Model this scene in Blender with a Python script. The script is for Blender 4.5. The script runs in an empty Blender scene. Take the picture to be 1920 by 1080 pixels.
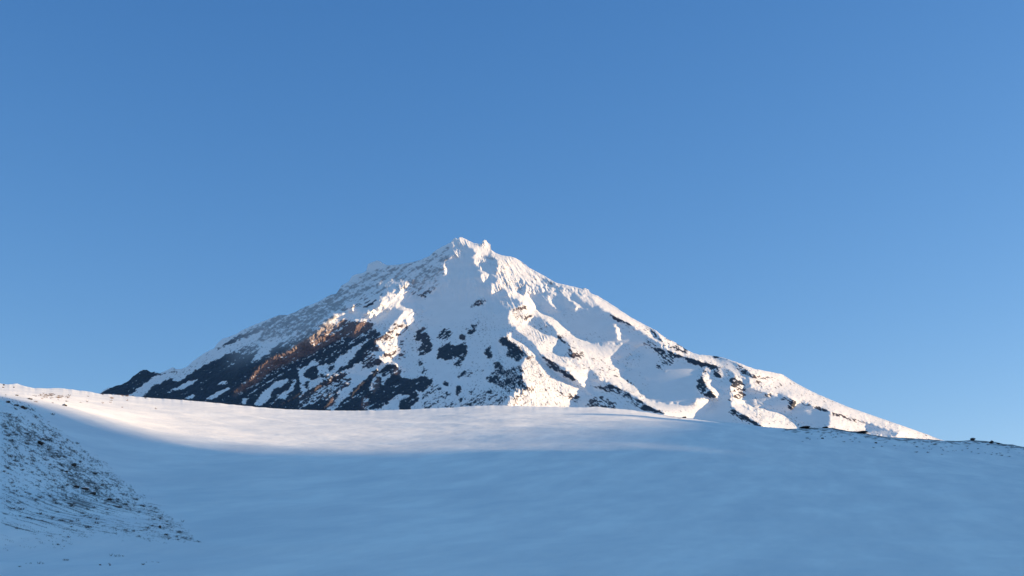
import bpy, math, random
import numpy as np
R = math.radians
sc = bpy.context.scene
C = sc.collection

# ---------------------------------------------------------------- camera, sky, sun
F, PITCH = 2600.0, 15.27            # focal length in photo pixels, degrees of upward tilt
cam = bpy.data.cameras.new('camera'); camo = bpy.data.objects.new('camera', cam); C.objects.link(camo)
cam.sensor_width = 36; cam.lens = 36 * F / 1920; cam.clip_start = 0.5; cam.clip_end = 60000
camo.location = (0, 0, 0); camo.rotation_euler = (R(90 + PITCH), 0, 0); sc.camera = camo

ZENITH_BOOST = (3.55, 2.4, 1.4)  # sky above the view brightened and tinted to lift the shaded snow
SUN_EL, SUN_AZ = 13.0, 82.0
w = bpy.data.worlds.new("World"); sc.world = w; w.use_nodes = True
nt = w.node_tree; bg = nt.nodes['Background']; bg.inputs[1].default_value = 0.1
sk = nt.nodes.new('ShaderNodeTexSky'); sk.sky_type = 'NISHITA'; sk.sun_disc = False
sk.sun_elevation = R(SUN_EL); sk.sun_rotation = R(SUN_AZ); sk.altitude = 900
sk.air_density = 1; sk.dust_density = 0.3; sk.ozone_density = 1
sp = nt.nodes.new('ShaderNodeSeparateColor'); cb = nt.nodes.new('ShaderNodeCombineColor')
nt.links.new(sk.outputs[0], sp.inputs[0])
for i, (k, b, mx) in enumerate(((1.49, 0.12, 60), (1.08, -0.07, 50), (0.82, 0.05, 40))):
    m = nt.nodes.new('ShaderNodeMath'); m.operation = 'MULTIPLY'; m.inputs[1].default_value = 0.15
    p = nt.nodes.new('ShaderNodeMath'); p.operation = 'POWER'; p.inputs[1].default_value = k
    g = nt.nodes.new('ShaderNodeMath'); g.operation = 'MULTIPLY'; g.inputs[1].default_value = 10 * math.exp(b + 0.07) * 2 ** -0.85
    n = nt.nodes.new('ShaderNodeMath'); n.operation = 'MINIMUM'; n.inputs[1].default_value = mx
    nt.links.new(sp.outputs[i], m.inputs[0]); nt.links.new(m.outputs[0], p.inputs[0]); nt.links.new(p.outputs[0], g.inputs[0])
    nt.links.new(g.outputs[0], n.inputs[0]); nt.links.new(n.outputs[0], cb.inputs[i])
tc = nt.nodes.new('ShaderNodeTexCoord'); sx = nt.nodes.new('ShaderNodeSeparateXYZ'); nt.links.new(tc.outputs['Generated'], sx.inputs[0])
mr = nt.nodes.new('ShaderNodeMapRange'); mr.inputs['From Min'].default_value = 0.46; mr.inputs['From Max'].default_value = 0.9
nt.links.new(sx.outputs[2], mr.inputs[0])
zt = nt.nodes.new('ShaderNodeMix'); zt.data_type = 'VECTOR'; zt.inputs[4].default_value = (1, 1, 1); zt.inputs[5].default_value = ZENITH_BOOST
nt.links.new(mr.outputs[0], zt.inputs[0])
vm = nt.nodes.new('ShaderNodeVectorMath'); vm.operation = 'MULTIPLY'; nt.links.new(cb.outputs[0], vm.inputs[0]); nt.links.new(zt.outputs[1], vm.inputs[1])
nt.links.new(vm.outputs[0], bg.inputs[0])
SUN = np.array([math.sin(R(SUN_AZ)) * math.cos(R(SUN_EL)), math.cos(R(SUN_AZ)) * math.cos(R(SUN_EL)), math.sin(R(SUN_EL))])
sl = bpy.data.lights.new('sun', 'SUN'); sl.energy = 5.0; sl.angle = R(0.55); sl.color = (1.0, 0.71, 0.41)
so = bpy.data.objects.new('sun', sl); C.objects.link(so)
from mathutils import Vector
so.rotation_euler = Vector(SUN).to_track_quat('Z', 'Y').to_euler()
sc.view_settings.view_transform = 'Standard'; sc.view_settings.look = 'None'
sc.view_settings.exposure = 0.85; sc.view_settings.gamma = 1
sc.cycles.max_bounces = 5; sc.cycles.diffuse_bounces = 3

# ---------------------------------------------------------------- helpers
rng = np.random.default_rng(7)
cp, sn = math.cos(R(PITCH)), math.sin(R(PITCH))
def tanv(v):                          # height per metre of distance along the column's middle for photo row v
    q = (540.0 - v) / F
    return (sn + q * cp) / (cp - q * sn)
def xper(v):                          # metres across per photo pixel, per metre of distance
    q = (540.0 - v) / F
    return 1.0 / (F * (cp - q * sn))
def at(u, v, Y):                      # place on the ray of photo position (u, v) at distance Y
    return (u - 960) * xper(v) * Y, Y, tanv(v) * Y

_perm = rng.permutation(4096).astype(np.int64); _ga = rng.random(4096) * 2 * math.pi
_gx, _gy = np.cos(_ga), np.sin(_ga)
def perlin(x, y, seed=0):
    xi = np.floor(x).astype(np.int64); yi = np.floor(y).astype(np.int64); fx = x - xi; fy = y - yi
    def g(ix, iy, dx, dy):
        h = _perm[(_perm[(ix + seed * 131) & 4095] + iy) & 4095]
        return _gx[h] * dx + _gy[h] * dy
    a = g(xi, yi, fx, fy); b = g(xi + 1, yi, fx - 1, fy); c = g(xi, yi + 1, fx, fy - 1); d = g(xi + 1, yi + 1, fx - 1, fy - 1)
    sx = fx * fx * fx * (fx * (fx * 6 - 15) + 10); sy = fy * fy * fy * (fy * (fy * 6 - 15) + 10)
    return ((a + (b - a) * sx) * (1 - sy) + (c + (d - c) * sx) * sy) * 1.5
def fbm(x, y, oct=4, gain=0.5, seed=0):
    s = 0; a = 1; t = 0
    for i in range(oct):
        s = s + a * perlin(x * 2 ** i + 17.3 * i, y * 2 ** i - 9.1 * i, seed + i); t += a; a *= gain
    return s / t
def ridged(x, y, oct=4, gain=0.5, seed=0):
    s = 0; a = 1; t = 0
    for i in range(oct):
        s = s + a * (1 - 2 * np.abs(perlin(x * 2.03 ** i + 31.7 * i, y * 2.03 ** i + 5.3 * i, seed + i))); t += a; a *= gain
    return s / t
def sstep(a, b, x):
    t = np.clip((x - a) / (b - a), 0, 1); return t * t * (3 - 2 * t)
def blur(a, s):
    r = max(1, int(3 * s)); k = np.exp(-0.5 * (np.arange(-r, r + 1) / s) ** 2); k /= k.sum()
    p = np.pad(a, ((r, r), (0, 0)), mode='edge'); a = sum(k[i] * p[i:i + a.shape[0]] for i in range(2 * r + 1))
    p = np.pad(a, ((0, 0), (r, r)), mode='edge'); return sum(k[i] * p[:, i:i + a.shape[1]] for i in range(2 * r + 1))
def fill(grid, poly, val, u0, v0, mode='set'):
    P = np.array(poly, float); P[:, 0] -= u0; P[:, 1] -= v0
    x0, x1 = int(max(0, P[:, 0].min() - 1)), int(min(grid.shape[1] - 1, P[:, 0].max() + 1))
    y0, y1 = int(max(0, P[:, 1].min() - 1)), int(min(grid.shape[0] - 1, P[:, 1].max() + 1))
    if x1 <= x0 or y1 <= y0: return
    X, Y = np.meshgrid(np.arange(x0, x1 + 1) + .01, np.arange(y0, y1 + 1) + .01); ins = np.zeros(X.shape, bool)
    for i in range(len(P)):
        (xa, ya), (xb, yb) = P[i], P[i - 1]
        if ya == yb: continue
        ins ^= ((ya > Y) != (yb > Y)) & (X < (xb - xa) * (Y - ya) / (yb - ya) + xa)
    s = grid[y0:y1 + 1, x0:x1 + 1]; s[ins] = np.maximum(s[ins], val) if mode == 'max' else val
def sample(g, x, y):
    x = np.clip(x, 0, g.shape[1] - 1.001); y = np.clip(y, 0, g.shape[0] - 1.001)
    xi = x.astype(int); yi = y.astype(int); fx = x - xi; fy = y - yi
    return (g[yi, xi] * (1 - fx) + g[yi, xi + 1] * fx) * (1 - fy) + (g[yi + 1, xi] * (1 - fx) + g[yi + 1, xi + 1] * fx) * fy
def grid_mesh(name, X, Y, Z, mat, attrs=None, smooth=True):
    n, m = X.shape; co = np.stack([X, Y, Z], -1).reshape(-1, 3).astype(np.float32)
    i = np.arange(n * m).reshape(n, m)
    q = np.stack([i[:-1, :-1], i[1:, :-1], i[1:, 1:], i[:-1, 1:]], -1).reshape(-1, 4).astype(np.int32)
    me = bpy.data.meshes.new(name); me.vertices.add(len(co)); me.vertices.foreach_set('co', co.ravel())
    me.loops.add(q.size); me.loops.foreach_set('vertex_index', q.ravel())
    me.polygons.add(len(q)); me.polygons.foreach_set('loop_start', np.arange(0, q.size, 4, dtype=np.int32))
    me.polygons.foreach_set('use_smooth', np.full(len(q), smooth, dtype=bool))
    for k, v in (attrs or {}).items():
        a = me.attributes.new(k, 'FLOAT', 'POINT'); a.data.foreach_set('value', v.ravel().astype(np.float32))
    me.materials.append(mat); me.update(calc_edges=True)
    o = bpy.data.objects.new(name, me); C.objects.link(o); return o
def tag(o, label=None, cat=None, group=None, kind=None):
    for k, v in (('label', label), ('category', cat), ('group', group), ('kind', kind)):
        if v: o[k] = v
    return o

# ---------------------------------------------------------------- materials
def material(name, rough=0.8):
    m = bpy.data.materials.new(name); m.use_nodes = True; b = m.node_tree.nodes['Principled BSDF']
    b.inputs['Roughness'].default_value = rough; b.inputs['Specular IOR Level'].default_value = 0.25
    return m, m.node_tree, b
def noise_node(nt, scale, detail=4, rough=.55, rot=0, stretch=None):
    t = nt.nodes.new('ShaderNodeTexCoord'); mp = nt.nodes.new('ShaderNodeMapping')
    mp.inputs['Scale'].default_value = stretch or (1, 1, 1)
    rt = nt.nodes.new('ShaderNodeVectorRotate'); rt.rotation_type = 'Z_AXIS'; rt.inputs['Angle'].default_value = rot
    nt.links.new(t.outputs['Object'], rt.inputs['Vector']); nt.links.new(rt.outputs[0], mp.inputs[0])
    n = nt.nodes.new('ShaderNodeTexNoise'); n.inputs['Scale'].default_value = scale
    n.inputs['Detail'].default_value = detail; n.inputs['Roughness'].default_value = rough
    nt.links.new(mp.outputs[0], n.inputs['Vector']); return n
def ramp(nt, src, stops):
    r = nt.nodes.new('ShaderNodeValToRGB'); e = r.color_ramp.elements
    while len(e) < len(stops): e.new(0.5)
    for el, (p, c) in zip(e, stops): el.position = p; el.color = c if len(c) == 4 else (*c, 1)
    nt.links.new(src, r.inputs[0]); return r
def mixc(nt, fac, a, b):
    m = nt.nodes.new('ShaderNodeMix'); m.data_type = 'RGBA'
    for s, v in ((0, fac), (6, a), (7, b)):
        if hasattr(v, 'is_output') or isinstance(v, bpy.types.NodeSocket): nt.links.new(v, m.inputs[s])
        else: m.inputs[s].default_value = v if s == 0 else (*v, 1)
    return m.outputs[2]
def attr(nt, name):
    a = nt.nodes.new('ShaderNodeAttribute'); a.attribute_name = name; return a.outputs['Fac']

# snow and rock of the mountain: the attribute says where rock shows and how red it is
m_mt, nt, b = material('mountain_snow_and_rock', 0.75)
n1 = noise_node(nt, 0.02, 6, .65); n2 = noise_node(nt, 0.09, 5, .6)
dark = ramp(nt, n2.outputs['Fac'], ((0.25, (0.004, 0.005, 0.009)), (0.75, (0.021, 0.024, 0.033))))
red = ramp(nt, n2.outputs['Fac'], ((0.3, (0.055, 0.033, 0.028)), (0.7, (0.20, 0.135, 0.115))))
rock = mixc(nt, attr(nt, 'red'), dark.outputs[0], red.outputs[0])
snow = ramp(nt, n1.outputs['Fac'], ((0.2, (0.76, 0.78, 0.80)), (0.8, (0.86, 0.87, 0.88))))
nt.links.new(mixc(nt, attr(nt, 'rock'), snow.outputs[0], rock), b.inputs['Base Color'])

# snow of the near ground, with heath and soil showing where the attribute says
m_gr, nt, b = material('ground_snow', 0.65)
n1 = noise_node(nt, 0.16, 7, .68, stretch=(1, .22, .22), rot=.22); n2 = noise_node(nt, 1.3, 6, .65); n3 = noise_node(nt, 0.8, 4, .6, stretch=(1, .3, .3), rot=.4)
snow = ramp(nt, n1.outputs['Fac'], ((0.36, (0.76, 0.78, 0.81)), (0.52, (0.85, 0.855, 0.865)), (0.64, (0.93, 0.93, 0.925))))
soil = ramp(nt, n2.outputs['Fac'], ((0.3, (0.02, 0.017, 0.013)), (0.7, (0.07, 0.055, 0.04))))
nt.links.new(mixc(nt, attr(nt, 'soil'), snow.outputs[0], soil.outputs[0]), b.inputs['Base Color'])
bp = nt.nodes.new('ShaderNodeBump'); bp.inputs['Strength'].default_value = 0.3; bp.inputs['Distance'].default_value = 0.3
nt.links.new(n3.outputs['Fac'], bp.inputs['Height']); nt.links.new(bp.outputs[0], b.inputs['Normal'])

m_rock, nt, b = material('boulder_stone', 0.9)
n2 = noise_node(nt, 3.0, 6, .65)
nt.links.new(ramp(nt, n2.outputs['Fac'], ((0.3, (0.018, 0.016, 0.015)), (0.7, (0.085, 0.07, 0.06)))).outputs[0], b.inputs['Base Color'])
m_cap, nt, b = material('boulder_snow', 0.65); b.inputs['Base Color'].default_value = (.86, .88, .9, 1)
m_twig, nt, b = material('shrub_twig', 0.9)
n2 = noise_node(nt, 6.0, 3, .6)
nt.links.new(ramp(nt, n2.outputs['Fac'], ((0.3, (0.025, 0.018, 0.012)), (0.7, (0.10, 0.068, 0.045)))).outputs[0], b.inputs['Base Color'])
m_pale, nt, b = material('shrub_dry_twig', 0.9)
n2 = noise_node(nt, 6.0, 3, .6)
nt.links.new(ramp(nt, n2.outputs['Fac'], ((0.3, (0.16, 0.10, 0.07)), (0.7, (0.34, 0.24, 0.18)))).outputs[0], b.inputs['Base Color'])

#MOUNTAIN
# ---------------------------------------------------------------- the mountain
U0, V0, U1, V1 = 150, 420, 1900, 900
GW, GH = U1 - U0, V1 - V0
SKY = [(150,752),(187,738),(196,730),(207,727),(215,724),(225,722),(240,715),(250,705),(258,700),(265,694),(275,693),(283,698),(290,697),(300,700),
 (312,695),(325,688),(329,692),(340,692),(352,687),(362,677),(375,668),(388,660),(402,653),(408,643),(415,637),(425,633),(440,628),(455,619),(470,612),
 (485,606),(500,600),(520,592),(525,590),(540,591),(560,582),(575,574),(590,569),(605,561),(620,553),(630,551),(640,536),(655,527),(660,518),(668,514),
 (680,512),(687,508),(690,495),(700,491),(706,488.5),(712,489.5),(718,494),(725,497),(745,496.5),(760,494),(775,491),(790,487),(805,480),(815,471),
 (830,462),(845,455),(850,447),(854,446),(858,449),(861,444.5),(866,445),(876,450),(887,455.5),(895,457),(903,457),(904.5,452),(908,449.5),(912,450.5),
 (914.5,455.5),(919,457.5),(921,462),(920.5,468),(930,475),(942,479),(957,481),(967,484),(980,492),(992,502),(1011,512),(1030,523),(1042,530),(1058,533.6),
 (1077,538),(1089,541),(1097,540),(1103,543),(1108,550),(1121,555),(1144,569),(1165,583),(1183,595),(1207,608),(1230,620),(1249,634.6),(1264,641),
 (1276,648),(1292,659),(1310,665),(1337,667),(1343,668),(1357,671),(1381,679),(1412,691),(1443,697),(1467,702),(1490,716.7),(1522,734),(1540,742),
 (1590,763),(1645,782),(1700,801),(1740,815),(1760,823),(1800,834),(1900,860)]
# which way the faces turn: (value, polygon); 1 = turned to the sun side, 0 = turned away, painted in order
FACE = [
 (1, [(859,452),(861,440),(866,440),(887,450),(903,452),(904,440),(914,440),(922,455),(925,460),(942,470),(967,475),(992,490),(1042,520),(1097,532),(1112,540),(1109,552),(1085,551),(1077,552),(1064,555),(1030,549),(1000,551),(992,552),(1010,573),(1006,578),(1035,593),(1046,602),(1074,625),(1105,641),(1121,646),(1152,645),(1202,648),(1188,656),(1194,662),(1180,668),(1152,674),(1169,680),(1166,683),(1183,691),(1168,697),(1174,703),(1166,708),(1172,712),(1194,728),(1202,736),(1214,750),(1235,754),(1266,758),(1300,757),(1310,745),(1332,746),(1340,756),(1323,775),(1313,790),(1250,800),(1245,773),(1219,763),(1202,750),(1188,739),(1164,728),(1141,717),(1119,712),(1103,709),(1106,717),(1110,727),(1120,739),(1108,740),(1094,727),(1081,711),(1062,692),(1039,680),(1016,664),(994,638),(974,622),(955,605),(951,591),(957,580),(982,574),(970,560),(949,556),(955,550),(951,544),(941,542),(930,550),(921,552),(919,545),(926,529),(935,522),(924,517),(916,521),(914,526),(905,527),(900,520),(904,511),(896,506),(900,504),(890,496),(887,489),(884,480),(896,473),(889,472),(886,466),(867,460)]),
 (0, [(905,480),(918,481),(930,484),(934,500),(931,511),(916,512),(906,506),(899,496),(904,490),(912,491),(918,489),(909,484)]),
 (0, [(974,540),(984,541),(987,548),(982,554),(975,548)]), (0, [(972,526),(988,529),(989,532),(974,530)]),
 (0.2, [(1012,519),(1040,532),(1060,542),(1052,545),(1020,532)]),
 (0, [(986,607),(1000,597),(1019,597),(1040,616),(1050,632),(1023,628),(1003,616)]),
 (0, [(1052,636),(1060,638),(1072,653),(1072,666),(1055,667),(1040,661),(1042,653)]),
 (0.35, [(1103,709),(1119,712),(1125,706),(1110,694),(1100,696)]),
 (0.9, [(1120,650),(1150,647),(1192,650),(1186,664),(1150,672),(1128,668)]),
 (1, [(842,485),(857,469),(870,477),(852,485)]), (1, [(832,499),(838,492),(846,502),(840,508),(843,521),(833,514)]), (1, [(836,527),(839,527),(844,534),(841,535)]),
 (1, [(792,550),(798,544),(806,551),(803,555),(796,555)]), (1, [(807,546),(813,544),(814,549),(809,549)]),
 (1, [(848,456),(855,452),(858,460),(853,466),(848,462)]),
 # ridge left of the couloir
 (1, [(756,531),(765,530),(771,533),(776,540),(780,544),(786,545),(777,549),(776,555),(780,566),(782,572),(794,580),(791,584),(785,590),(786,599),(790,602),(798,603),(797,615),(794,626),(789,621),(788,606),(768,609),(766,617),(760,627),(761,636),(763,658),(755,666),(761,682),(752,690),(758,705),(750,707),(747,690),(738,679),(717,680),(711,668),(724,663),(711,652),(702,641),(717,630),(730,614),(741,603),(745,598),(752,590),(757,582),(742,580),(725,583),(721,590),(710,595),(702,598),(700,612),(684,624),(664,633),(665,619),(662,606),(650,600),(647,609),(646,624),(645,631),(623,642),(621,646),(599,653),(588,661),(585,650),(576,663),(560,672),(556,675),(529,682),(507,697),(485,718),(459,729),(453,735),(437,741),(443,731),(473,708),(481,691),(507,671),(533,661),(556,647),(571,636),(586,627),(600,612),(612,602),(625,592),(640,587),(645,584),(660,587),(670,590),(680,588),(690,580),(700,577),(711,574),(712,562),(723,556),(728,550),(740,543),(752,535)]),
 (0, [(660,600),(668,600),(667,610),(660,622),(648,622),(646,612),(648,603)]), (0, [(568,644),(574,640),(585,648),(588,662),(577,667),(570,655)]),
 (1, [(663,568),(671,573),(683,570),(672,576),(690,573),(697,570),(690,577),(672,582),(663,585),(655,577)]),
 (1, [(654,697),(640,700),(623,709),(608,718),(591,727),(592,733),(610,722),(628,712),(640,708),(655,704)]),
 (1, [(626,742),(628,752),(620,762),(607,768),(612,758)]), (1, [(690,713),(682,722),(669,735),(659,746),(660,739),(672,722)]),
 (0.8, [(711,702),(705,725),(694,738),(697,725)]), (1, [(689,740),(692,755),(687,770),(678,765),(678,748)]), (0.8, [(748,690),(751,706),(740,700)]),
 (0.7, [(718,690),(700,694),(690,703),(694,706),(712,697)]),
 # rib of the middle foot
 (1, [(944,630),(963,622),(967,635),(985,645),(1005,667),(1021,682),(1051,708),(1078,723),(1097,731),(1097,742),(1074,750),(1084,762),(1086,780),(945,780),(951,758),(959,739),(975,731),(990,728),(980,708),(980,677),(992,668),(974,650),(962,644),(950,637)]),
 # under the right skyline
 (0.5, [(1082,553),(1110,551),(1145,569),(1165,583),(1150,585),(1125,570),(1112,579),(1095,565)]),
 (1, [(1108,551),(1121,553),(1144,567),(1165,581),(1183,593),(1207,606),(1230,618),(1249,632),(1290,655),(1292,664),(1280,664),(1254,656),(1233,642),(1207,625),(1183,609),(1157,595),(1130,580),(1116,567)]),
 (1, [(1061,556),(1080,565),(1104,578),(1088,578),(1077,583),(1082,574),(1066,562)]), (1, [(1024,551),(1042,567),(1057,586),(1045,585),(1040,575),(1027,563)]),
 (1, [(1150,606),(1166,607),(1160,612),(1168,614),(1162,619),(1175,623),(1160,628),(1168,635),(1158,637),(1155,622),(1153,615)]),
 (0, [(1213,618),(1231,622),(1244,640),(1236,640),(1225,628)]),
 (1, [(1240,645),(1280,655),(1310,663),(1340,668),(1356,680),(1353,688),(1330,682),(1302,674),(1270,664),(1240,652)]),
 (0.3, [(1327,668),(1365,677),(1393,691),(1404,709),(1380,700),(1362,691),(1345,680)]),
 (1, [(1318,699),(1331,702),(1334,721),(1356,733),(1348,753),(1340,742),(1324,724),(1318,710)]),
 (1, [(1362,692),(1400,708),(1401,712),(1385,703)]), (1, [(1376,701),(1396,715),(1400,740),(1393,752),(1412,763),(1443,768),(1459,773),(1476,778),(1473,784),(1506,799),(1500,830),(1431,830),(1428,798),(1412,787),(1390,776),(1373,762),(1368,742),(1368,725),(1378,715)]),
 (1, [(1365,673),(1381,676),(1412,688),(1443,694),(1467,699),(1490,712),(1522,730),(1590,758),(1645,778),(1700,797),(1760,818),(1800,834),(1800,870),(1560,870),(1552,800),(1570,797),(1603,808),(1640,818),(1682,818),(1687,808),(1660,803),(1633,796),(1625,791),(1576,778),(1560,770),(1540,765),(1526,765),(1514,756),(1497,756),(1495,762),(1484,770),(1487,753),(1475,740),(1457,740),(1439,742),(1435,734),(1417,734),(1407,724),(1403,710),(1415,705),(1390,686)]),
 (0.6, [(1554,765),(1576,776),(1612,786),(1628,798),(1627,811),(1603,808),(1570,797),(1556,800)]),
 (0.2, [(1500,716),(1509,722),(1500,722)]),
]
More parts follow.
